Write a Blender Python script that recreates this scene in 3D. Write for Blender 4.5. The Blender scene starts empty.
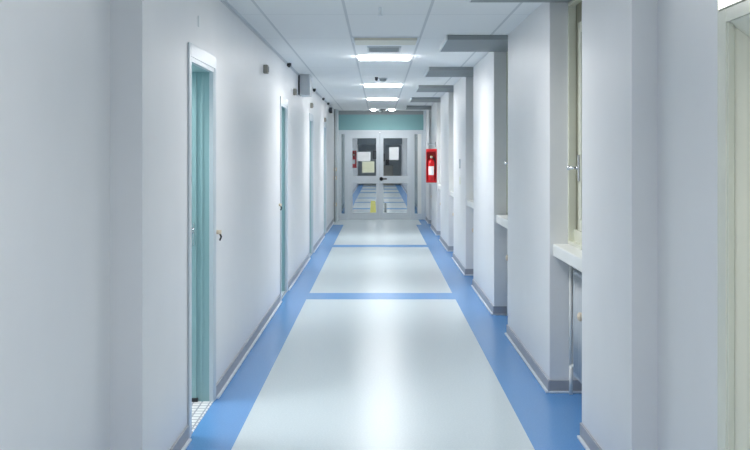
import bpy, bmesh, math
from mathutils import Vector, Matrix
C = bpy.context.scene.collection
E = 1.58            # eye height of the camera (m)
CEIL = 2.625

# ---------------------------------------------------------------- materials
def srgb(r, g, b):
    def f(c):
        c /= 255.0
        return c / 12.92 if c <= .04045 else ((c + .055) / 1.055) ** 2.4
    return (f(r), f(g), f(b), 1)

def mat(name, col, rough=.5, metal=0., noise=0., nscale=6., bump=0., bscale=200., spec=.5, coat=0.):
    m = bpy.data.materials.new(name); m.use_nodes = True
    nt = m.node_tree; p = nt.nodes['Principled BSDF']
    p.inputs['Base Color'].default_value = col
    p.inputs['Roughness'].default_value = rough
    p.inputs['Metallic'].default_value = metal
    p.inputs['Specular IOR Level'].default_value = spec
    p.inputs['Coat Weight'].default_value = coat
    tc = nt.nodes.new('ShaderNodeTexCoord')
    if noise:
        n = nt.nodes.new('ShaderNodeTexNoise'); n.inputs['Scale'].default_value = nscale; n.inputs['Detail'].default_value = 5
        nt.links.new(tc.outputs['Object'], n.inputs['Vector'])
        r = nt.nodes.new('ShaderNodeValToRGB')
        r.color_ramp.elements[0].position = .3; r.color_ramp.elements[1].position = .7
        r.color_ramp.elements[0].color = tuple(max(0, c * (1 - noise)) for c in col[:3]) + (1,)
        r.color_ramp.elements[1].color = tuple(min(1, c * (1 + noise)) for c in col[:3]) + (1,)
        nt.links.new(n.outputs['Fac'], r.inputs['Fac']); nt.links.new(r.outputs['Color'], p.inputs['Base Color'])
    if bump:
        n2 = nt.nodes.new('ShaderNodeTexNoise'); n2.inputs['Scale'].default_value = bscale; n2.inputs['Detail'].default_value = 4
        nt.links.new(tc.outputs['Object'], n2.inputs['Vector'])
        b = nt.nodes.new('ShaderNodeBump'); b.inputs['Strength'].default_value = bump; b.inputs['Distance'].default_value = .002
        nt.links.new(n2.outputs['Fac'], b.inputs['Height']); nt.links.new(b.outputs['Normal'], p.inputs['Normal'])
    return m

def emit(name, col, s):
    m = bpy.data.materials.new(name); m.use_nodes = True
    nt = m.node_tree; p = nt.nodes['Principled BSDF']
    p.inputs['Base Color'].default_value = (.8, .8, .8, 1)
    p.inputs['Emission Color'].default_value = col; p.inputs['Emission Strength'].default_value = s
    return m

def glass(name, tint, refl=.08):
    m = bpy.data.materials.new(name); m.use_nodes = True
    nt = m.node_tree; nt.nodes.clear()
    o = nt.nodes.new('ShaderNodeOutputMaterial'); t = nt.nodes.new('ShaderNodeBsdfTransparent'); g = nt.nodes.new('ShaderNodeBsdfGlossy')
    t.inputs['Color'].default_value = tint; g.inputs['Roughness'].default_value = .02
    fr = nt.nodes.new('ShaderNodeFresnel'); fr.inputs['IOR'].default_value = 1.45
    mx = nt.nodes.new('ShaderNodeMixShader')
    nt.links.new(fr.outputs[0], mx.inputs[0]); nt.links.new(t.outputs[0], mx.inputs[1]); nt.links.new(g.outputs[0], mx.inputs[2])
    nt.links.new(mx.outputs[0], o.inputs[0])
    return m

def mth(nt, op, a, b=None, c=None):
    n = nt.nodes.new('ShaderNodeMath'); n.operation = op
    for i, v in enumerate((a, b, c)):
        if v is None: continue
        if isinstance(v, (int, float)): n.inputs[i].default_value = v
        else: nt.links.new(v, n.inputs[i])
    return n.outputs[0]

def mixc(nt, fac, a, b):
    n = nt.nodes.new('ShaderNodeMix'); n.data_type = 'RGBA'
    nt.links.new(fac, n.inputs['Factor'])
    for k, v in (('A', a), ('B', b)):
        s = [i for i in n.inputs if i.name == k and i.type == 'RGBA'][0]
        if isinstance(v, tuple): s.default_value = v
        else: nt.links.new(v, s)
    return [o for o in n.outputs if o.type == 'RGBA'][0]

BANDS = [(10.87, 11.37), (16.95, 17.4), (22.9, 23.0), (28.6, 29.2), (32.4, 32.9), (35.6, 36.2), (40.5, 41.3), (44.5, 45.4), (48.5, 49.5)]  # some beyond the glazed doors are floor reflections painted as blue bands
def floor_mat():
    m = mat('vinyl_floor', (.5, .5, .5, 1), .27, bump=.02, bscale=60, spec=.6)
    nt = m.node_tree; p = nt.nodes['Principled BSDF']
    tc = [n for n in nt.nodes if n.type == 'TEX_COORD'][0]
    sx = nt.nodes.new('ShaderNodeSeparateXYZ'); nt.links.new(tc.outputs['Object'], sx.inputs[0])
    X, Y = sx.outputs[0], sx.outputs[1]
    inside = mth(nt, 'MULTIPLY', mth(nt, 'GREATER_THAN', X, -.79), mth(nt, 'LESS_THAN', X, .832))
    for a, b in BANDS:
        band = mth(nt, 'MULTIPLY', mth(nt, 'GREATER_THAN', Y, a), mth(nt, 'LESS_THAN', Y, b))
        inside = mth(nt, 'MULTIPLY', inside, mth(nt, 'SUBTRACT', 1, band))
    # pale threshold in front of the glazed doors
    thr = mth(nt, 'MULTIPLY', mth(nt, 'GREATER_THAN', Y, 22.35), mth(nt, 'LESS_THAN', Y, 24.6))
    thr = mth(nt, 'MULTIPLY', thr, mth(nt, 'LESS_THAN', X, .95))
    band0 = mth(nt, 'MULTIPLY', mth(nt, 'GREATER_THAN', Y, 22.9), mth(nt, 'LESS_THAN', Y, 23.0))
    inside = mth(nt, 'MAXIMUM', inside, mth(nt, 'MULTIPLY', thr, mth(nt, 'SUBTRACT', 1, mth(nt, 'MULTIPLY', band0, 0.0))))
    sp = nt.nodes.new('ShaderNodeTexNoise'); sp.inputs['Scale'].default_value = 90; sp.inputs['Detail'].default_value = 3
    nt.links.new(tc.outputs['Object'], sp.inputs['Vector'])
    spf = mth(nt, 'MULTIPLY', mth(nt, 'SUBTRACT', sp.outputs['Fac'], .45), 2.5)
    white = mixc(nt, spf, srgb(199, 213, 219), srgb(213, 225, 230))
    blue = mixc(nt, spf, srgb(88, 147, 208), srgb(101, 159, 216))
    nt.links.new(mixc(nt, inside, blue, white), p.inputs['Base Color'])
    return m

def ceil_mat():
    m = mat('ceiling_tile', (.5, .5, .5, 1), .75, bump=.05, bscale=150, spec=.25)
    nt = m.node_tree; p = nt.nodes['Principled BSDF']
    tc = [n for n in nt.nodes if n.type == 'TEX_COORD'][0]
    sx = nt.nodes.new('ShaderNodeSeparateXYZ'); nt.links.new(tc.outputs['Object'], sx.inputs[0])
    fx = mth(nt, 'FRACT', mth(nt, 'DIVIDE', mth(nt, 'ADD', sx.outputs[0], .872 + 6.15), .615))
    fy = mth(nt, 'FRACT', mth(nt, 'DIVIDE', mth(nt, 'ADD', sx.outputs[1], 12.0 - 9.38 + .615), 3.06 / 2))
    lx = mth(nt, 'LESS_THAN', fx, .034)
    ly = mth(nt, 'MULTIPLY', mth(nt, 'LESS_THAN', fy, .012), .55)
    col = mixc(nt, mth(nt, 'MAXIMUM', lx, ly), srgb(243, 245, 245), srgb(214, 218, 220))
    nt.links.new(col, p.inputs['Base Color'])
    return m

def tile_mat():
    m = mat('threshold_tile', (.5, .5, .5, 1), .15, coat=.3)
    nt = m.node_tree; p = nt.nodes['Principled BSDF']
    tc = [n for n in nt.nodes if n.type == 'TEX_COORD'][0]
    sx = nt.nodes.new('ShaderNodeSeparateXYZ'); nt.links.new(tc.outputs['Object'], sx.inputs[0])
    fx = mth(nt, 'FRACT', mth(nt, 'DIVIDE', mth(nt, 'ADD', sx.outputs[0], 10.0), .052))
    fy = mth(nt, 'FRACT', mth(nt, 'DIVIDE', mth(nt, 'ADD', sx.outputs[1], 10.0), .065))
    g = mth(nt, 'MAXIMUM', mth(nt, 'LESS_THAN', fx, .2), mth(nt, 'LESS_THAN', fy, .25))
    nt.links.new(mixc(nt, g, srgb(252, 252, 252), srgb(180, 184, 192)), p.inputs['Base Color'])
    return m

M = {
 'wall': mat('wall_paint', srgb(233, 235, 237), .40, noise=.012, nscale=3, bump=.06, bscale=70),
 'floor': floor_mat(), 'ceil': ceil_mat(), 'tile': tile_mat(),
 'skirt': mat('skirting_grey', srgb(165, 168, 175), .45, noise=.05, nscale=12),
 'seal': mat('pale_sealant', srgb(214, 222, 230), .5, noise=.05, nscale=30),
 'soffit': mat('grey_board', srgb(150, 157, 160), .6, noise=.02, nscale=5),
 'edge': mat('white_edge', srgb(226, 232, 235), .5),
 'frame': mat('pale_blue_frame', srgb(200, 210, 217), .3),
 'teal': mat('teal_paint', srgb(150, 186, 190), .45, noise=.02, nscale=4),
 'tealp': mat('teal_panel_paint', srgb(130, 175, 178), .45, noise=.015, nscale=4),
 'alu': mat('pale_aluminium', srgb(212, 220, 226), .35, noise=.01),
 'cream': mat('cream_enamel', srgb(226, 228, 212), .22, noise=.02, nscale=5),
 'olive': mat('olive_frame', srgb(128, 128, 108), .35, noise=.02),
 'green': mat('pale_green_paint', srgb(246, 246, 232), .3, noise=.02, nscale=3),
 'sill': mat('white_sill', srgb(236, 238, 236), .35, noise=.015, nscale=8),
 'chrome': mat('chrome', (.75, .77, .8, 1), .15, 1.),
 'dark': mat('dark_plastic', srgb(38, 42, 48), .4),
 'black': mat('black_lever', srgb(24, 28, 36), .35),
 'radiator': mat('radiator_enamel', srgb(196, 203, 210), .35, noise=.01),
 'red': mat('red_enamel', srgb(205, 30, 36), .3, noise=.03, nscale=9),
 'dred': mat('dark_red_case', srgb(170, 26, 36), .4, noise=.03, nscale=9),
 'paper': mat('paper', srgb(240, 243, 244), .8, noise=.02, nscale=12),
 'ypaper': mat('yellowish_paper', srgb(228, 232, 205), .8, noise=.03, nscale=10),
 'yellow': mat('yellow_plastic', srgb(232, 226, 120), .4),
 'brass': mat('brass', srgb(230, 190, 80), .3, .6),
 'beige': mat('beige_box', srgb(168, 165, 155), .5),
 'tan': mat('cream_knob', srgb(226, 212, 190), .35),
 'grey': mat('mid_grey_metal', srgb(150, 158, 160), .5, noise=.03),
 'duct': mat('pale_grey_metal', srgb(206, 212, 216), .45, noise=.02),
 'offlamp': mat('unlit_diffuser', srgb(226, 224, 208), .35),
 'slate': mat('slate_wall_paint', srgb(176, 188, 194), .6, noise=.03, nscale=2),
 'navy': mat('dark_slate_panel', srgb(112, 124, 132), .6, noise=.03, nscale=2),
 'lamp': emit('lamp_diffuser', (.985, .977, .972, 1), 30), 'lampn': emit('lamp_diffuser_dim', (.985, .977, .972, 1), 8), 'lamps': emit('lamp_diffuser_small', (.985, .977, .972, 1), 42),
 'glowpane': emit('added_glow', (1, 1, .98, 1), 3.5),
 'glass': glass('clear_glass', (.95, .97, .97, 1)),
 'wglass': glass('window_glass', (.75, .8, .78, 1)),
 'tglass': glass('tinted_glass', (.62, .67, .68, 1)),
 'ground': mat('courtyard_plaster', srgb(150, 155, 140), .9, noise=.08, nscale=1.5),
}

# ---------------------------------------------------------------- builders (world coordinates, re-based on the parent)
class MB:
    def __init__(self): self.bm = bmesh.new()
    def _merge(self, b):
        me = bpy.data.meshes.new('t'); b.to_mesh(me); b.free(); self.bm.from_mesh(me); bpy.data.meshes.remove(me)
    def box(self, x0, x1, y0, y1, z0, z1, bev=0.):
        b = bmesh.new(); bmesh.ops.create_cube(b, size=1)
        for v in b.verts:
            v.co = Vector(((x0 + x1) / 2 + v.co.x * (x1 - x0), (y0 + y1) / 2 + v.co.y * (y1 - y0), (z0 + z1) / 2 + v.co.z * (z1 - z0)))
        if bev: bmesh.ops.bevel(b, geom=b.edges[:], offset=bev, segments=2, profile=.5, affect='EDGES')
        self._merge(b); return self
    def cyl(self, p, q, r, r2=None, seg=24):
        p, q = Vector(p), Vector(q); d = q - p
        b = bmesh.new(); bmesh.ops.create_cone(b, cap_ends=True, segments=seg, radius1=r, radius2=r if r2 is None else r2, depth=d.length)
        mt = Matrix.Translation((p + q) / 2) @ Vector((0, 0, 1)).rotation_difference(d.normalized()).to_matrix().to_4x4()
        bmesh.ops.transform(b, matrix=mt, verts=b.verts); 
        for f in b.faces: f.smooth = len(f.verts) == 4
        self._merge(b); return self
    def ball(self, c, r, s=(1, 1, 1)):
        b = bmesh.new(); bmesh.ops.create_uvsphere(b, u_segments=20, v_segments=12, radius=r)
        bmesh.ops.transform(b, matrix=Matrix.Translation(c) @ Matrix.Diagonal((*s, 1)), verts=b.verts)
        for f in b.faces: f.smooth = True
        self._merge(b); return self
    def tube(self, pts, r, seg=12):
        for a, b in zip(pts, pts[1:]): self.cyl(a, b, r, seg=seg)
        for a in pts[1:-1]: self.ball(a, r)
        return self
    def lathe(self, c, prof, seg=28):
        b = bmesh.new(); rings = []
        for r, z in prof:
            rings.append([b.verts.new((c[0] + r * math.cos(2 * math.pi * k / seg), c[1] + r * math.sin(2 * math.pi * k / seg), c[2] + z)) for k in range(seg)])
        for A, B in zip(rings, rings[1:]):
            for k in range(seg):
                f = b.faces.new((A[k], A[(k + 1) % seg], B[(k + 1) % seg], B[k])); f.smooth = True
        b.faces.new(rings[0][::-1]); b.faces.new(rings[-1])
        bmesh.ops.recalc_face_normals(b, faces=b.faces); self._merge(b); return self
    def prism(self, poly, z0, z1):
        b = bmesh.new(); A = [b.verts.new((x, y, z0)) for x, y in poly]; B = [b.verts.new((x, y, z1)) for x, y in poly]
        n = len(poly); b.faces.new(A[::-1]); b.faces.new(B)
        for k in range(n): b.faces.new((A[k], A[(k + 1) % n], B[(k + 1) % n], B[k]))
        bmesh.ops.recalc_face_normals(b, faces=b.faces); self._merge(b); return self
    def frame(self, x0, x1, y0, y1, z0, z1, w, bev=.004):      # rectangular frame in the y-z plane
        self.box(x0, x1, y0, y0 + w, z0, z1, bev); self.box(x0, x1, y1 - w, y1, z0, z1, bev)
        self.box(x0, x1, y0 + w, y1 - w, z0, z0 + w, bev); self.box(x0, x1, y0 + w, y1 - w, z1 - w, z1, bev); return self
    def framex(self, x0, x1, y0, y1, z0, z1, w, wb=None, wt=None, bev=.004):     # rectangular frame in the x-z plane
        wb = w if wb is None else wb; wt = w if wt is None else wt
        self.box(x0, x0 + w, y0, y1, z0, z1, bev); self.box(x1 - w, x1, y0, y1, z0, z1, bev)
        if wb: self.box(x0 + w, x1 - w, y0, y1, z0, z0 + wb, bev)
        if wt: self.box(x0 + w, x1 - w, y0, y1, z1 - wt, z1, bev)
        return self
    def build(self, name, m, parent=None):
        me = bpy.data.meshes.new(name); 
        if parent is not None:
            w = Vector((0, 0, 0)); p = parent
            while p is not None: w += p.location; p = p.parent
            bmesh.ops.translate(self.bm, verts=self.bm.verts, vec=-w)
        self.bm.to_mesh(me); self.bm.free(); me.materials.append(M[m])
        o = bpy.data.objects.new(name, me); C.objects.link(o)
        if parent is not None: o.parent = parent
        return o

def tag(o, label, cat, group=None, kind=None):
    o['label'] = label; o['category'] = cat
    if group: o['group'] = group
    if kind: o['kind'] = kind
    return o
def thing(name, loc, label, cat, group=None, kind=None):
    o = bpy.data.objects.new(name, None); o.empty_display_size = .05; C.objects.link(o); o.location = loc
    return tag(o, label, cat, group, kind)
KIDS = {}
def dup(root, loc, label=None, name=None, parent=None):
    c = root.copy(); C.objects.link(c)
    if parent is None: c.location = loc
    else: c.parent = parent
    if label: c['label'] = label
    if name: c.name = name
    for ch in [o for o in bpy.data.objects if o.parent == root]: dup(ch, None, parent=c)
    return c

# ---------------------------------------------------------------- room shell
FAR = 52.0; Y0 = -3.0
XL, XLN = -1.06, -1.204
XR, XRN = 1.13, 1.246
END = 24.1
tag(MB().box(-1.45, 1.75, Y0 - .2, FAR + .2, -.12, 0).build('floor', 'floor'), 'glossy vinyl floor with white centre and blue margins and cross bands', 'floor', kind='structure')
tag(MB().box(-1.45, 1.75, Y0 - .2, FAR + .2, CEIL, CEIL + .15).build('ceiling', 'ceil'), 'pale suspended tile ceiling with long grid lines', 'ceiling', kind='structure')

DOORS = [5.585, 10.75, 15.2, 19.2]; DWS = [.81, .74, .74, .74]; DW = .74; DH = 2.13     # openings in the left wall
w = MB()
w.box(XLN - .2, XLN, Y0, 4.48, 0, CEIL)
y = 4.48
for d, dw in zip(DOORS, DWS):
    w.box(XL - .24, XL, y, d, 0, CEIL); w.box(XL - .24, XL, d, d + dw, DH, CEIL); y = d + dw
w.box(XL - .24, XL, y, FAR, 0, CEIL)
tag(w.build('wall_left', 'wall'), 'long pale grey painted left wall with four doorways', 'wall', kind='structure')

NEAR = [5.57 + 3.2 * k for k in range(6)]; NEAR[1] = 8.77     # window bays in the right wall
RW = 1.05
DOOR5 = (2.60, 3.57)
w = MB()
w.box(XRN, XRN + .25, Y0, DOOR5[0] - .03, 0, CEIL)
w.box(XRN, XRN + .25, DOOR5[1] + .03, 4.47, 0, CEIL)
w.box(XRN, XRN + .25, DOOR5[0] - .03, DOOR5[1] + .03, 2.56, CEIL)
tag(w.build('wall_right', 'wall'), 'pale set back right wall nearest the camera, around the cream doorway', 'wall', kind='structure')
y = 4.47
PN = ['nearest right pier, beside the cream window', 'second right pier, beyond the nearest bay', 'third right pier', 'fourth right pier, with the thermostat', 'fifth right pier', 'sixth right pier, with the fire cabinet', 'last right pier and wall beyond the glazed doors']
for k, n in enumerate(NEAR + [FAR]):
    tag(MB().box(XR, 1.45, y, n, 0, CEIL).build('wall_right', 'wall'), PN[k], 'wall', kind='structure')
    if k < 6:
        q = MB(); q.box(1.395, 1.45, n, n + RW, 0, .90); 
        tag(MB().box(1.30, 1.45, n, n + RW, 2.583, CEIL).build('wall_right', 'wall'), 'narrow lintel over the window of right bay %d' % (k + 1), 'wall', kind='structure')
        tag(q.build('wall_right', 'wall'), 'wall under the window of right bay %d' % (k + 1), 'wall', kind='structure')
    y = n + RW
tag(MB().box(-1.45, 1.75, Y0 - .15, Y0, 0, CEIL).build('wall_back', 'wall'), 'pale wall behind the camera', 'wall', kind='structure')
tag(MB().box(XL, XR, FAR - .1, FAR, 0, CEIL).build('wall_far', 'slate'), 'slate grey wall closing the corridor beyond the glazed doors', 'wall', kind='structure')

# baseboards
def skirt(mb, seal, x, s, y0, y1):          # s = +1: board stands on the +x side of the wall plane
    a, b = sorted((x, x + s * .012)); mb.box(a, b, y0, y1, .012, .085, .003)
    a, b = sorted((x, x + s * .028)); seal.box(a, b, y0, y1, 0, .014, .003)
bl, sl = MB(), MB(); y = 4.48
skirt(bl, sl, XLN, 1, Y0, 4.47)
for d in DOORS + [None]:
    y1 = (d - .075) if d else END - .9
    skirt(bl, sl, XL, 1, y, y1)
    if d: y = d + DWS[DOORS.index(d)] + .055
skirt(bl, sl, XL, 1, END + .2, FAR - .1)
o = tag(bl.build('baseboard_left', 'skirt'), 'grey skirting along the left wall', 'baseboard', kind='structure'); sl.build('sealant_line', 'seal', o)
br, sr = MB(), MB(); y = 4.47
skirt(br, sr, XRN, -1, DOOR5[1] + .11, 4.46)
for n in NEAR + [None]:
    skirt(br, sr, XR, -1, y - .012 if y > 4.5 else y, n if n else END)
    if n:
        br.box(XR, 1.395, n + RW - .012, n + RW, .012, .085, .003); sr.box(XR, 1.395, n + RW - .022, n + RW, 0, .014, .003)
        br.box(XR, 1.395, n, n + .012, .012, .085, .003)
        y = n + RW
skirt(br, sr, XR, -1, END + .2, FAR - .1)
o = tag(br.build('baseboard_right', 'skirt'), 'grey skirting along the right wall piers and bays', 'baseboard', kind='structure'); sr.build('sealant_line', 'seal', o)
# ceiling edge angles
t = MB(); t.box(XL, XL + .022, 4.48, END, CEIL - .004, CEIL); t.box(XL, XL + .004, 4.48, END, CEIL - .022, CEIL)
tag(t.build('trim_1', 'duct'), 'thin metal wall angle under the ceiling along the left wall', 'trim', kind='structure')

# grey soffit boards over each bay
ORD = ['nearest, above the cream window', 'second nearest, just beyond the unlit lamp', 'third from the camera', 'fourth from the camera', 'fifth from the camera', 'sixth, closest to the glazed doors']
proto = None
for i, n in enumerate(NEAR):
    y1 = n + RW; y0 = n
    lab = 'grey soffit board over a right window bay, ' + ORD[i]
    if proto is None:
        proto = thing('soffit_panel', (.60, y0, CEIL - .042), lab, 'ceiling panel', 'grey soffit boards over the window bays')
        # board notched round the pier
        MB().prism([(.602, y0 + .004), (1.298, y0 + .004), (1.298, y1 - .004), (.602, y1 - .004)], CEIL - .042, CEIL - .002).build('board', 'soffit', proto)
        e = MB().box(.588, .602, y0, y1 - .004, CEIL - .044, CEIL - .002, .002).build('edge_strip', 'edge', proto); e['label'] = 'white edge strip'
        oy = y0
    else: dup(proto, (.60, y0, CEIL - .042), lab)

# ---------------------------------------------------------------- left doors
DL = ['nearest teal doorway in the left wall with white tile threshold', 'second teal doorway along the left wall', 'third teal doorway along the left wall', 'fourth doorway along the left wall, closest to the glazed doors']
def left_door(i, open_room):
    d, dw = DOORS[i], DWS[i]
    r = thing('door_%d' % (i + 1), (XL, d, 0), DL[i], 'door', kind='structure')
    fr = MB()
    fr.box(XL, XL + .012, d - .05, d, 0, DH + .07, .004); fr.box(XL, XL + .012, d + dw, d + dw + .05, 0, DH + .07, .004); fr.box(XL, XL + .012, d, d + dw, DH - .004, DH + .07)
    fr.box(XL - .02, XL + .008, d + dw - .035, d + dw, 0, DH, .003); fr.box(XL - .02, XL + .008, d, d + .035, 0, DH, .003); fr.box(XL - .02, XL + .008, d + .035, d + dw - .035, DH - .03, DH + .002)
    fr.build('architrave', 'frame', r)
    j = MB()
    j.box(XL - .24, XL - .02, d, d + .03, 0, DH); j.box(XL - .24, XL - .02, d + dw - .03, d + dw, 0, DH); j.box(XL - .24, XL - .02, d + .03, d + dw - .03, DH - .03, DH)
    j.box(XL - .24, XL - .10, d + dw - .042, d + dw - .03, 0, DH - .03, .003); j.box(XL - .075, XL - .06, d + dw - .036, d + dw - .03, 0, DH - .03, .002)
    j.build('jamb', 'teal', r)
    hz = 1.09
    if open_room:
        lf = MB().box(XL - .24 - dw + .06, XL - .245, d - .01, d + .03, .012, DH - .03, .003).build('door_leaf', 'teal', r)
        hx = XL - .24 - dw + .15; hh = d + .03
        MB().cyl((hx, hh, hz), (hx, hh + .01, hz), .026).tube([(hx, hh, hz), (hx, hh + .06, hz), (hx + .11, hh + .06, hz)], .011).build('lever_handle', 'chrome', lf)
        k = MB().box(XL - .16, XL - .115, d + dw - .046, d + dw - .041, hz - .09, hz + .05, .002).cyl((XL - .135, d + dw - .043, hz), (XL - .135, d + dw - .075, hz), .012).ball((XL - .135, d + dw - .082, hz), .022)
        k.build('door_knob', 'chrome', r)
        MB().box(XL - .24, XL + .004, d + .03, d + dw - .03, 0, .006).build('threshold', 'tile', r)
        MB().box(XL - .145, XL - .09, d + dw - .05, d + dw - .03, .006, .03, .003).build('door_stop', 'dark', r)
    else:
        lf = MB().box(XL - .205, XL - .165, d + .03, d + dw - .03, .012, DH - .03, .003).build('door_leaf', 'teal', r)
        hy = d + dw - .13
        MB().cyl((XL - .165, hy, hz), (XL - .155, hy, hz), .026).tube([(XL - .16, hy, hz), (XL - .10, hy, hz), (XL - .10, hy - .11, hz)], .011).build('lever_handle', 'chrome', lf)
        MB().box(XL - .165, XL + .004, d + .03, d + dw - .03, 0, .006).build('threshold', 'tile', r)
    return r
left_door(0, True); p1 = left_door(1, False)
for i in (2, 3): dup(p1, (XL, DOORS[i], 0), DL[i], 'door_%d' % (i + 1))
# added room behind the open door, lit so the threshold reads bright
x0, x1, y0, y1 = -2.9, XL - .24, 5.1, 7.1
t = MB(); t.box(x0 - .1, x0, y0 - .1, y1 + .1, 0, CEIL); t.box(x0, x1 - .15, y0 - .1, y0, 0, CEIL); t.box(x0, x1, y1, y1 + .1, 0, CEIL)
tag(t.build('wall_added_room', 'wall'), 'white walls of the added small room behind the open left door', 'wall', kind='structure')
tag(MB().box(x0 - .1, x1, y0 - .1, y1 + .1, -.06, .005).build('floor_added_room', 'tile'), 'white tiled floor of the added small room', 'floor', kind='structure')
tag(MB().box(x0 - .1, -1.45, y0 - .1, y1 + .1, CEIL, CEIL + .1).build('ceiling_added_room', 'edge'), 'white ceiling of the added small room', 'ceiling', kind='structure')

# wall hooks beside the doors
r = thing('wall_hook', (XL, 6.53, 1.05), 'small dark hook with cream cap on the wall just past the nearest left doorway', 'hook', 'wall hooks beside the left doors')
MB().cyl((XL, 6.53, 1.07), (XL + .03, 6.53, 1.07), .014).build('cap', 'tan', r)
MB().tube([(XL + .02, 6.53, 1.062), (XL + .03, 6.53, 1.04), (XL + .02, 6.53, 1.015)], .006).build('hook', 'dark', r)
dup(r, (XL, 10.58, 1.02), 'small hook with cream cap on the wall just before the second left doorway')

# call boxes over the doors
r = thing('call_box', (XL, 9.2, 2.32), 'small beige box high on the left wall, closest to the camera', 'wall box', 'small beige boxes high on the left wall')
MB().box(XL - .004, XL + .04, 9.17, 9.25, 2.32, 2.40, .006).build('case', 'beige', r)
MB().box(XL + .04, XL + .046, 9.185, 9.235, 2.335, 2.385, .002).build('lens', 'grey', r)
dup(r, (XL, 12.4, 2.31), 'small beige box high on the left wall beside the hanging metal box')
dup(r, (XL, 15.45, 2.29), 'small beige box above the third left doorway')
dup(r, (XL, 19.3, 2.20), 'small beige box above the fourth left doorway')
tag(MB().box(XL, XL + .006, 5.845, 5.87, 2.325, 2.39, .002).build('sign_plate', 'edge'), 'narrow pale plate above the nearest left doorway', 'plate')

# black sensors in the ceiling corner
r = thing('corner_sensor', (XL + .03, 11.5, CEIL), 'tiny black sensor under ceiling at left wall, nearest of four', 'sensor', 'tiny black sensors along the left ceiling edge')
MB().cyl((XL + .025, 11.5, CEIL - .03), (XL + .025, 11.5, CEIL + .004), .026).ball((XL + .025, 11.5, CEIL - .03), .02).build('sensor_head', 'dark', r)
for yy, l in ((16.0, 'tiny black sensor under ceiling at left wall, second nearest, just beyond the hanging box'), (18.6, 'tiny black sensor under ceiling at left wall, third of four'), (20.4, 'tiny black sensor under ceiling at left wall, farthest of four, beside the black speaker')):
    dup(r, (XL + .03, yy, CEIL), l)
r = thing('speaker', (XL, 21.1, 2.44), 'small black speaker high on the left wall near the glazed doors', 'speaker')
MB().box(XL + .015, XL + .075, 21.0, 21.16, 2.44, 2.56, .006).build('case', 'dark', r); MB().box(XL - .004, XL + .015, 21.05, 21.11, 2.47, 2.53).build('bracket', 'grey', r)

# metal box hanging at the ceiling
r = thing('ceiling_box', (XL, 13.1, 2.35), 'pale grey metal box fixed at the left wall under the ceiling', 'metal box')
MB().box(XL + .02, XL + .155, 13.1, 13.5, 2.35, CEIL, .006).build('case', 'duct', r)
MB().box(XL, XL + .02, 13.12, 13.48, 2.36, CEIL - .01).build('mounting_plate', 'dark', r)
MB().box(XL + .035, XL + .14, 13.094, 13.1, 2.37, CEIL - .02, .002).build('cover', 'duct', r)

# pilaster by the end doors, with pipe and switches
t = MB(); t.box(XL, -.975, END - .7, END + .1, 0, CEIL, .004)
tag(t.build('trim_2', 'alu'), 'pale pilaster at the left of the glazed doors', 'trim', kind='structure')
t = MB(); t.box(1.07, XR, END - .12, END + .1, 0, CEIL, .004)
tag(t.build('trim_3', 'alu'), 'pale post at the right of the glazed doors', 'trim', kind='structure')
r = thing('wall_pipe', (XL + .03, END - .82, 0), 'thin vertical grey pipe at the left wall by the glazed doors', 'pipe')
MB().cyl((XL + .03, END - .82, 0.0), (XL + .03, END - .82, CEIL), .014).build('pipe', 'grey', r)
for z in (.4, 1.4, 2.3): MB().box(XL, XL + .05, END - .83, END - .81, z, z + .02).build('clip', 'duct', r)
r = thing('light_switch', (-1.02, END - .71, 1.18), 'cream switch plate on the left pilaster, topmost of three', 'switch', 'cream plates on the left pilaster')
MB().box(-1.06, -.985, END - .712, END - .70, 1.18, 1.26, .003).build('plate', 'tan', r)
MB().box(-1.04, -1.005, END - .718, END - .712, 1.195, 1.245, .002).build('rocker', 'paper', r)
dup(r, (-1.02, END - .71, .98), 'cream switch plate on the left pilaster, middle of three')
dup(r, (-1.02, END - .71, .36), 'cream switch plate on the left pilaster, lowest of three')

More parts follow.
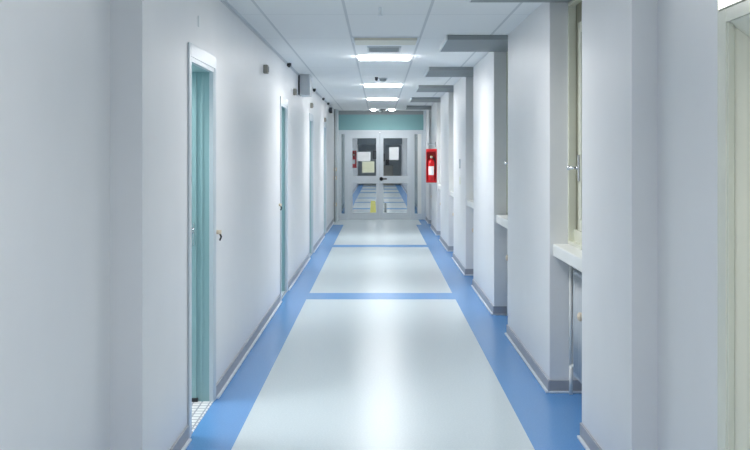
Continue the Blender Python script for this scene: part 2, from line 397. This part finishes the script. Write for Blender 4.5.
# ---------------------------------------------------------------- windows, sills, radiators
WL = ['cream framed window in the nearest right bay', 'window in the second right bay', 'window in the third right bay', 'window in the fourth right bay', 'window in the fifth right bay', 'window in the sixth right bay by the glazed doors']
RL = ['white column radiator under the nearest right window', 'white radiator under the second right window', 'white radiator under the third right window', 'white radiator under the fourth right window', 'white radiator under the fifth right window', 'white radiator under the sixth right window by the glazed doors']
for i, n in enumerate(NEAR):
    if i == 0:
        a, b = n, n + RW; zs, zt = .985, 2.58
        r = thing('window_1', (1.30, n, .9), WL[0], 'window', kind='structure')
        sm = MB().box(1.15, 1.395, a, b, .905, .985, .008).build('window_sill', 'sill', r)
        MB().frame(1.25, 1.30, a, b, zs, zt, .022, .003).build('lining', 'cream', r)
        MB().frame(1.30, 1.36, a, b, zs, zt, .16, .004).build('frame', 'olive', r)
        s = MB().frame(1.288, 1.335, a + .15, b - .15, zs + .10, zt - .15, .075, .005)
        s.box(1.285, 1.30, a + .022, b - .022, zs, zs + .10, .004)
        s = s.build('sash', 'cream', r)
        MB().box(1.308, 1.314, a + .225, b - .225, zs + .175, zt - .225).build('pane', 'wglass', s)
        hy, hz = b - .20, 1.49
        h = MB(); h.box(1.276, 1.288, hy - .016, hy + .016, hz - .085, hz + .085, .004); h.tube([(1.28, hy, hz), (1.225, hy, hz), (1.225, hy + .03, hz)], .009); h.ball((1.225, hy + .03, hz), .017)
        h.build('window_handle', 'chrome', s)
        g = thing('radiator', (1.30, n, 0), RL[0], 'radiator', 'radiators in the window bays')
        f = MB(); k0 = a + .13
        for k in range(15):
            yy = k0 + k * .055
            
            for xx in (1.275, 1.308, 1.34): f.cyl((xx, yy + .018, .16), (xx, yy + .018, .80), .0145, seg=14)
            f.box(1.262, 1.354, yy + .004, yy + .032, .79, .825, .010); f.box(1.262, 1.354, yy + .004, yy + .032, .14, .175, .010)
        f.cyl((1.308, k0, .19), (1.308, k0 + 14 * .055, .19), .022); f.cyl((1.308, k0, .77), (1.308, k0 + 14 * .055, .77), .022)
        f.build('fins', 'radiator', g)
        MB().tube([(1.308, b - .10, .19), (1.262, b - .045, .19), (1.262, b - .045, .90)], .012).cyl((1.262, b - .045, 0), (1.262, b - .045, .19), .012).tube([(1.308, b - .16, .19), (1.308, b - .10, .19)], .012).build('pipe', 'sill', g)
        MB().tube([(1.308, k0 + .02, .66), (1.308, a + .08, .66), (1.17, a + .08, .66)], .011).build('valve_stem', 'radiator', g)
        v = MB().cyl((1.175, a + .08, .66), (1.135, a + .08, .66), .024).ball((1.135, a + .08, .66), .026, (.6, 1, 1)).build('valve', 'tan', g); v['label'] = 'cream valve knob'
        for yy in (a + .3, b - .3):
            MB().box(1.352, 1.374, yy, yy + .03, .3, .7).build('bracket', 'radiator', g)
        wp, gp = r, g
    else:
        dup(wp, (1.30, n, .9), WL[i], 'window_%d' % (i + 1)); dup(gp, (1.30, n, 0), RL[i])
tag(MB().box(4.0, 4.3, 0, 30, -.1, 7).build('courtyard_wall', 'ground'), 'dull plaster wall outside the right windows', 'wall', kind='structure')

# thermostat on pier
r = thing('thermostat', (XR, 13.95, 1.38), 'small white plate with dark rim on the right pier before the fire extinguisher', 'thermostat')
MB().box(XR - .008, XR + .004, 13.89, 14.01, 1.38, 1.51, .003).build('rim', 'slate', r)
MB().box(XR - .014, XR - .008, 13.91, 13.99, 1.40, 1.49, .002).build('face', 'paper', r)
tag(MB().box(XR - .004, XR + .004, 13.9, 13.98, 1.16, 1.26, .001).build('sticker', 'ypaper'), 'faint cream sticker on the right pier below the thermostat', 'sticker')

# ---------------------------------------------------------------- right near door with splayed reveal
a, b = DOOR5
r = thing('door_5', (XRN, a, 0), 'cream framed doorway at the right edge with pale green reveal and added glowing pane above', 'door', kind='structure')
f = MB()
f.box(XRN - .008, XRN, b, b + .09, 0, 2.10, .003); f.box(XRN - .008, XRN, a - .09, a, 0, 2.10, .003); f.box(XRN - .008, XRN, a, b, 2.05, 2.10, .003)
f.box(XRN - .004, XRN + .02, b - .012, b + .03, 0, 2.05, .003)
f.build('architrave', 'cream', r)
j = MB(); DX = XRN + .25
j.box(XRN + .002, DX, b, b + .028, 0, 2.10); j.box(XRN + .002, DX, a - .028, a, 0, 2.10)
j.build('jamb', 'green', r)
hb = bmesh.new()
for yy in (a, b): pass
pr = [(XRN + .002, 2.05), (XRN + .12, 1.965), (DX, 1.965), (DX, 2.10), (XRN + .002, 2.10)]
A = [hb.verts.new((x, a, z)) for x, z in pr]; B = [hb.verts.new((x, b, z)) for x, z in pr]
hb.faces.new(A); hb.faces.new(B[::-1])
for k in range(5): hb.faces.new((A[k], A[(k + 1) % 5], B[(k + 1) % 5], B[k]))
bmesh.ops.recalc_face_normals(hb, faces=hb.faces)
m = MB(); m._merge(hb); m.build('sloped_head', 'green', r)
lf = MB().box(DX, DX + .04, a, b, 0, 2.0, .003).build('door_leaf', 'green', r)
MB().tube([(DX, b - .1, 1.05), (DX - .06, b - .1, 1.05), (DX - .06, b - .21, 1.05)], .011).build('lever_handle', 'chrome', lf)
MB().frame(XRN - .008, XRN + .02, a - .028, b + .09, 2.102, 2.55, .006, .002).build('added_pane_frame', 'cream', r)
MB().box(XRN - .006, XRN + .012, a - .02, b + .085, 2.108, 2.54).build('added_glow_pane', 'glowpane', r)  # added emissive pane that makes the bright patch above the doorway

# ---------------------------------------------------------------- glazed doors at the end
r = thing('door_6', (0.02, END, 0), 'white framed double glazed doors with teal panel above', 'door', kind='structure')
f = MB()
xl, xr_ = -.975, 1.07
f.box(xl, xr_, END, END + .08, 2.10, 2.155)                       # head
for x0, x1 in ((-.80, -.725), (.765, .835), (xl, xl + .045), (1.02, xr_)): f.box(x0, x1, END, END + .08, 0, 2.10, .004)
f.build('frame', 'alu', r)
MB().box(xl, xr_, END, END + .08, 2.53, CEIL).build('header_trim', 'soffit', r)
MB().box(xl, xr_, END + .01, END + .07, 2.155, 2.53).build('header_panel', 'tealp', r)['label'] = 'teal panel above the doors'
for x0, x1, nm in ((-.93, -.80, 0), (.835, 1.02, 1)):
    s = MB(); s.box(x0, x1, END + .01, END + .07, .0, .14, .003); s.box(x0, x1, END + .01, END + .07, 2.06, 2.10, .003); s.box(x0, x0 + .025, END + .01, END + .07, .14, 2.06, .003)
    if not nm: s.box(x1 - .03, x1, END + .01, END + .07, .14, 2.06, .003)
    s = s.build('sidelight', 'alu', r)
    if nm: MB().box(x1 - .09, x1, END, END + .07, .14, 2.06, .003).build('stile', 'sill', s)['label'] = 'white stile'
    MB().box(x0 + .025, x1 - .03, END + .035, END + .041, .14, 2.06).build('pane', 'tglass', s)
for sgn in (-1, 1):
    x0, x1 = ((-.725, .018), (.022, .765))[(sgn + 1) // 2]
    L = MB().framex(x0, x1, END + .015, END + .065, .008, 2.102, .085, .155, .142)
    L.box(x0 + .085, x1 - .085, END + .01, END + .07, .87, 1.05, .004)
    L = L.build('door_leaf', 'alu', r)
    for z0, z1 in ((.163, .87), (1.05, 1.96)):
        MB().box(x0 + .085, x1 - .085, END + .037, END + .043, z0, z1).build('pane', 'glass', L)
    if sgn == 1:
        h = MB(); h.cyl((.055, END + .015, .98), (.055, END - .005, .98), .045); h.tube([(.055, END, .98), (.055, END - .05, .98), (.19, END - .05, .98)], .014)
        h.build('lever_handle', 'black', L)['label'] = 'black lever handle'
# papers taped to the glass
tag(MB().box(-.52, -.205, END + .031, END + .0365, 1.41, 1.63).build('notice', 'paper'), 'white paper notice taped to left glass door, upper of two', 'paper notice', 'paper notices on the glass doors')
tag(MB().box(-.405, -.11, END + .031, END + .0365, 1.13, 1.40).build('notice', 'ypaper'), 'cream paper notice taped to left glass door just above the crossbar', 'paper notice', 'paper notices on the glass doors')
tag(MB().box(.245, .475, END + .031, END + .0365, 1.44, 1.745).build('notice', 'paper'), 'white paper notice taped to right glass door', 'paper notice', 'paper notices on the glass doors')

# ---------------------------------------------------------------- fire extinguishers
def extinguisher(x, y, z, s, labs):
    c = thing('extinguisher_cabinet', (x, y, z), labs[0], 'fire cabinet', 'red fire extinguisher cabinets')
    a, b = sorted((x, x + s * .205))
    k = MB(); k.box(a, b, y + .165, y + .177, z, z + .66, .004)
    k.box(*sorted((x, x + s * .012)), y, y + .212, z, z + .66, .004)
    k.box(*sorted((x + s * .193, x + s * .205)), y - .0, y + .21, z + .03, z + .63, .004)
    k.build('case', 'red', c)
    MB().box(a, b, y - .01, y + .212, z + .60, z + .66, .022).build('hood', 'red', c)
    MB().box(a, b, y - .01, y + .212, z, z + .03, .012).build('tray', 'red', c)
    cx, cy = x + s * .105, y + .07
    e = thing('fire_extinguisher', (cx, cy, z + .03), labs[1], 'fire extinguisher', 'red fire extinguishers')
    MB().lathe((cx, cy, z + .03), [(.076, 0), (.086, .015), (.086, .34), (.072, .385), (.045, .415), (.022, .43), (.022, .45)]).build('cylinder', 'red', e)
    v = MB(); v.cyl((cx, cy, z + .48), (cx, cy, z + .515), .02); v.box(cx - .012, cx + .012, cy - .09, cy + .02, z + .515, z + .53, .003); v.box(cx - .012, cx + .012, cy - .09, cy, z + .495, z + .503, .002)
    v.build('valve', 'brass', e)
    MB().cyl((cx, cy - .02, z + .50), (cx, cy - .05, z + .50), .024).build('gauge', 'paper', e)
    MB().tube([(cx - s * .02, cy, z + .49), (cx - s * .06, cy - .03, z + .48), (cx - s * .07, cy - .05, z + .40), (cx - s * .07, cy - .05, z + .18)], .010).build('hose', 'dark', e)
    m = MB(); bmx = bmesh.new()                                   # label wrapped round the cylinder
    ring = []
    for i in range(9):
        t = math.radians(-90 - 40 + 9 * i)
        ring.append((bmx.verts.new((cx + .088 * math.cos(t), cy + .088 * math.sin(t), z + .15)), bmx.verts.new((cx + .088 * math.cos(t), cy + .088 * math.sin(t), z + .32))))
    for (p, q), (p2, q2) in zip(ring, ring[1:]): bmx.faces.new((p, p2, q2, q))
    m._merge(bmx); m.build('label', 'paper', e)['label'] = 'white paper label'
extinguisher(XR, 19.55, 1.02, -1, ('red fire cabinet mounted on the right wall before the glazed doors', 'red fire extinguisher with white label in the cabinet on the right wall'))
extinguisher(XL, 38.0, 1.05, 1, ('red fire cabinet on the left beyond the glazed doors', 'red fire extinguisher on the left beyond the glazed doors'))
r = thing('fire_sign', (XR, 20.0, 1.78), 'small dark bracket on the right wall above the red fire cabinet', 'bracket')
MB().box(XR - .16, XR, 19.95, 19.97, 1.76, 1.785, .003).build('arm', 'slate', r); MB().box(XR - .012, XR, 19.93, 19.99, 1.72, 1.82, .002).build('base', 'grey', r)
r.name = 'wall_bracket'

# ---------------------------------------------------------------- beyond the glazed doors
t = MB(); t.box(XL, XR, FAR - 3.02, FAR - 3.0, 2.05, CEIL); tag(t.build('trim_4', 'navy'), 'dark bulkhead across the corridor beyond the glazed doors', 'trim', kind='structure')
for k, (x0, x1, z0, z1, mt, lb) in enumerate(((-.32, -.08, 1.33, 1.75, 'navy', 'dark framed board on the far wall seen through the left glass door'), (.12, .30, 1.2, 1.6, 'navy', 'dark framed board on the far wall seen through the right glass door'))):
    q = thing('notice_board', ((x0 + x1) / 2, FAR - .1, z0), lb, 'notice board', 'boards on the far wall')
    MB().framex(x0, x1, FAR - .125, FAR - .10, z0, z1, .03).build('frame', 'dark', q); MB().box(x0 + .02, x1 - .02, FAR - .115, FAR - .102, z0 + .02, z1 - .02).build('board', mt, q)
q = thing('cupboard', (.30, FAR - .6, 0), 'low brownish cupboard at the far end beyond the right glass door', 'cupboard')
MB().box(.02, .72, FAR - .55, FAR - .13, 0, .98, .008).build('body', 'beige', q)
for x0 in (.03, .375): 
    d_ = MB().box(x0, x0 + .335, FAR - .565, FAR - .55, .08, .96, .004).build('door', 'beige', q); MB().box(x0 + .15, x0 + .19, FAR - .58, FAR - .565, .78, .80).build('knob', 'dark', d_)
MB().box(.0, .74, FAR - .58, FAR - .13, .98, 1.0, .004).build('top', 'grey', q)
q = thing('dark_case', (.42, FAR - .4, 1.0), 'black case on top of the far cupboard', 'case')
MB().box(.34, .52, FAR - .5, FAR - .2, 1.0, 1.28, .01).build('body', 'dark', q); MB().box(.40, .46, FAR - .37, FAR - .33, 1.28, 1.32, .006).build('handle', 'grey', q)
# yellow floor sign
q = thing('wet_floor_sign', (-.17, 27.0, 0), 'yellow folding floor sign beyond the left glass door', 'floor sign')
for sgn in (-1, 1):
    bm_ = bmesh.new()
    vs = [bm_.verts.new(c) for c in ((-.24, 27 + sgn * .10, 0), (-.08, 27 + sgn * .10, 0), (-.10, 27 + sgn * .012, .30), (-.22, 27 + sgn * .012, .30))]
    vs2 = [bm_.verts.new((v.co.x, v.co.y + sgn * .008, v.co.z)) for v in vs]
    bm_.faces.new(vs); bm_.faces.new(vs2[::-1])
    for k in range(4): bm_.faces.new((vs[k], vs[(k + 1) % 4], vs2[(k + 1) % 4], vs2[k]))
    bmesh.ops.recalc_face_normals(bm_, faces=bm_.faces)
    m = MB(); m._merge(bm_); m.build('panel', 'yellow', q)
MB().box(-.215, -.105, 26.985, 27.015, .295, .315, .006).build('hinge', 'yellow', q)
q = thing('door_stop', (.17, 26.2, 0), 'small grey bollard on the floor beyond the right glass door', 'floor stop')
MB().cyl((.17, 26.2, 0), (.17, 26.2, .02), .05).build('base', 'grey', q); MB().cyl((.17, 26.2, .02), (.17, 26.2, .27), .03).ball((.17, 26.2, .27), .03).build('post', 'grey', q)

# ---------------------------------------------------------------- ceiling fittings
POWER = {'lamp': 24, 'lampn': 15, 'lamps': 4}; SPREAD = 145
def lamp(x0, x1, y0, y1, lab, m='lamp', proto=[None]):
    q = thing('ceiling_light', ((x0 + x1) / 2, (y0 + y1) / 2, CEIL), lab, 'ceiling light', 'ceiling lights along the corridor')
    h = MB(); z0 = CEIL - .008
    h.box(x0 - .02, x0, y0 - .02, y1 + .02, z0, CEIL, .003); h.box(x1, x1 + .02, y0 - .02, y1 + .02, z0, CEIL, .003); h.box(x0, x1, y0 - .02, y0, z0, CEIL, .003); h.box(x0, x1, y1, y1 + .02, z0, CEIL, .003)
    h.build('housing', 'edge', q)
    MB().box(x0 + .005, x1 - .005, y0 + .005, y1 - .005, CEIL - .030, CEIL - .001, .004).build('diffuser', m, q)
    if m in POWER:                                   # the tubes behind the louvre: a downward area lamp filling the diffuser
        L = bpy.data.lights.new('fluorescent_tube', 'AREA'); L.shape = 'RECTANGLE'; L.size = x1 - x0 - .02; L.size_y = y1 - y0 - .02
        L.energy = POWER[m]; L.color = (.985, .977, .972); L.spread = math.radians(SPREAD)
        lo = bpy.data.objects.new('fluorescent_tube', L); C.objects.link(lo); lo.parent = q; lo.location = (0, 0, -.032)
    return q
lamp(-.22, .337, 10.54, 10.86, 'lit ceiling light just beyond the grey vent, nearest and largest')
lamp(-.22, .337, 14.88, 15.16, 'lit ceiling light just beyond the smoke detector')
lamp(-.22, .337, 18.66, 18.98, 'lit ceiling light, third of the full-width row')
lamp(-.19, -.07, 23.2, 23.45, 'small lit ceiling light left of the dome by the glazed doors', 'lamps')
lamp(.23, .37, 23.2, 23.45, 'small lit ceiling light right of the dome by the glazed doors', 'lamps')
lamp(-.225, .345, 8.93, 9.33, 'unlit cream ceiling light just before the grey vent', 'offlamp')
for yy in (6.2, 1.9, -1.8): lamp(-.225, .345, yy - .32, yy + .32, 'lit ceiling light overhead, out of the frame', 'lampn')
for yy, o_ in ((26.3, 'nearest'), (30.4, 'second nearest'), (34.8, 'third'), (39.0, 'fourth'), (43.5, 'fifth'), (47.6, 'farthest')): lamp(-.225, .345, yy - .3, yy + .3, 'lit ceiling light beyond the glazed doors, ' + o_ + ' of six', 'lampn')
lamp(-2.2, -1.5, 5.6, 6.5, 'added ceiling light in the added side room, brightening the open left doorway', 'lampn')  # unseen lamp added to brighten the doorway's threshold and jamb

q = thing('ceiling_vent', (.04, 9.95, CEIL), 'grey rectangular ceiling vent between the unlit lamp and first lit lamp', 'vent')
MB().box(-.10, .20, 9.72, 10.16, CEIL - .006, CEIL, .002).build('backing', 'grey', q)
for k in range(8): MB().box(-.085, .185, 9.745 + k * .05, 9.775 + k * .05, CEIL - .013, CEIL - .006, .002).build('slat', 'soffit', q)
fr = MB(); fr.box(-.115, -.10, 9.705, 10.175, CEIL - .012, CEIL); fr.box(.20, .215, 9.705, 10.175, CEIL - .012, CEIL); fr.box(-.10, .20, 9.705, 9.72, CEIL - .012, CEIL); fr.box(-.10, .20, 10.16, 10.175, CEIL - .012, CEIL)
fr.build('frame', 'duct', q)

q = thing('smoke_detector', (.055, 13.75, CEIL), 'round pale smoke detector on the ceiling before the second lit lamp', 'smoke detector')
MB().lathe((.055, 13.75, CEIL - .012), [(.062, 0), (.066, .012)]).build('base', 'duct', q)
MB().lathe((.055, 13.75, CEIL - .05), [(.02, 0), (.038, .006), (.048, .02), (.05, .038)]).build('dome', 'grey', q)
q = thing('ceiling_sensor', (-.035, 13.6, CEIL), 'tiny black sensor on the ceiling left of the smoke detector', 'sensor')
MB().cyl((-.035, 13.6, CEIL - .03), (-.035, 13.6, CEIL), .02).ball((-.035, 13.6, CEIL - .03), .02).build('sensor_head', 'dark', q)
q = thing('dome_camera', (.08, 23.3, CEIL), 'grey dome camera on the ceiling by the glazed doors', 'camera')
MB().cyl((.08, 23.3, CEIL - .03), (.08, 23.3, CEIL + .004), .11).build('base', 'grey', q); MB().ball((.08, 23.3, CEIL - .03), .08, (1, 1, .6)).build('dome', 'grey', q)
q = thing('sprinkler', (.008, 7.12, CEIL), 'small white sprinkler in the ceiling at the top centre', 'sprinkler')
MB().cyl((.008, 7.12, CEIL - .055), (.008, 7.12, CEIL + .004), .010).build('stem', 'edge', q); MB().cyl((.008, 7.12, CEIL - .06), (.008, 7.12, CEIL - .055), .018).build('deflector', 'edge', q)

# ---------------------------------------------------------------- world, camera, view
wd = bpy.data.worlds.new('World'); bpy.context.scene.world = wd; wd.use_nodes = True
nt = wd.node_tree; bg = nt.nodes['Background']; bg.inputs[0].default_value = (.75, .85, .9, 1); bg.inputs[1].default_value = .5
cam = bpy.data.cameras.new('Camera'); co = bpy.data.objects.new('Camera', cam); C.objects.link(co)
co.location = (0, 0, E); co.rotation_euler = (math.radians(90), 0, 0)
cam.sensor_width = 36; cam.lens = 48; cam.shift_x = -4 / 750; cam.shift_y = -71 / 750; cam.clip_start = .05; cam.clip_end = 200
sc = bpy.context.scene; sc.camera = co
sc.view_settings.view_transform = 'Standard'; sc.view_settings.look = 'None'; sc.view_settings.gamma = 1; sc.view_settings.use_curve_mapping = False
sc.view_settings.exposure = -0.03
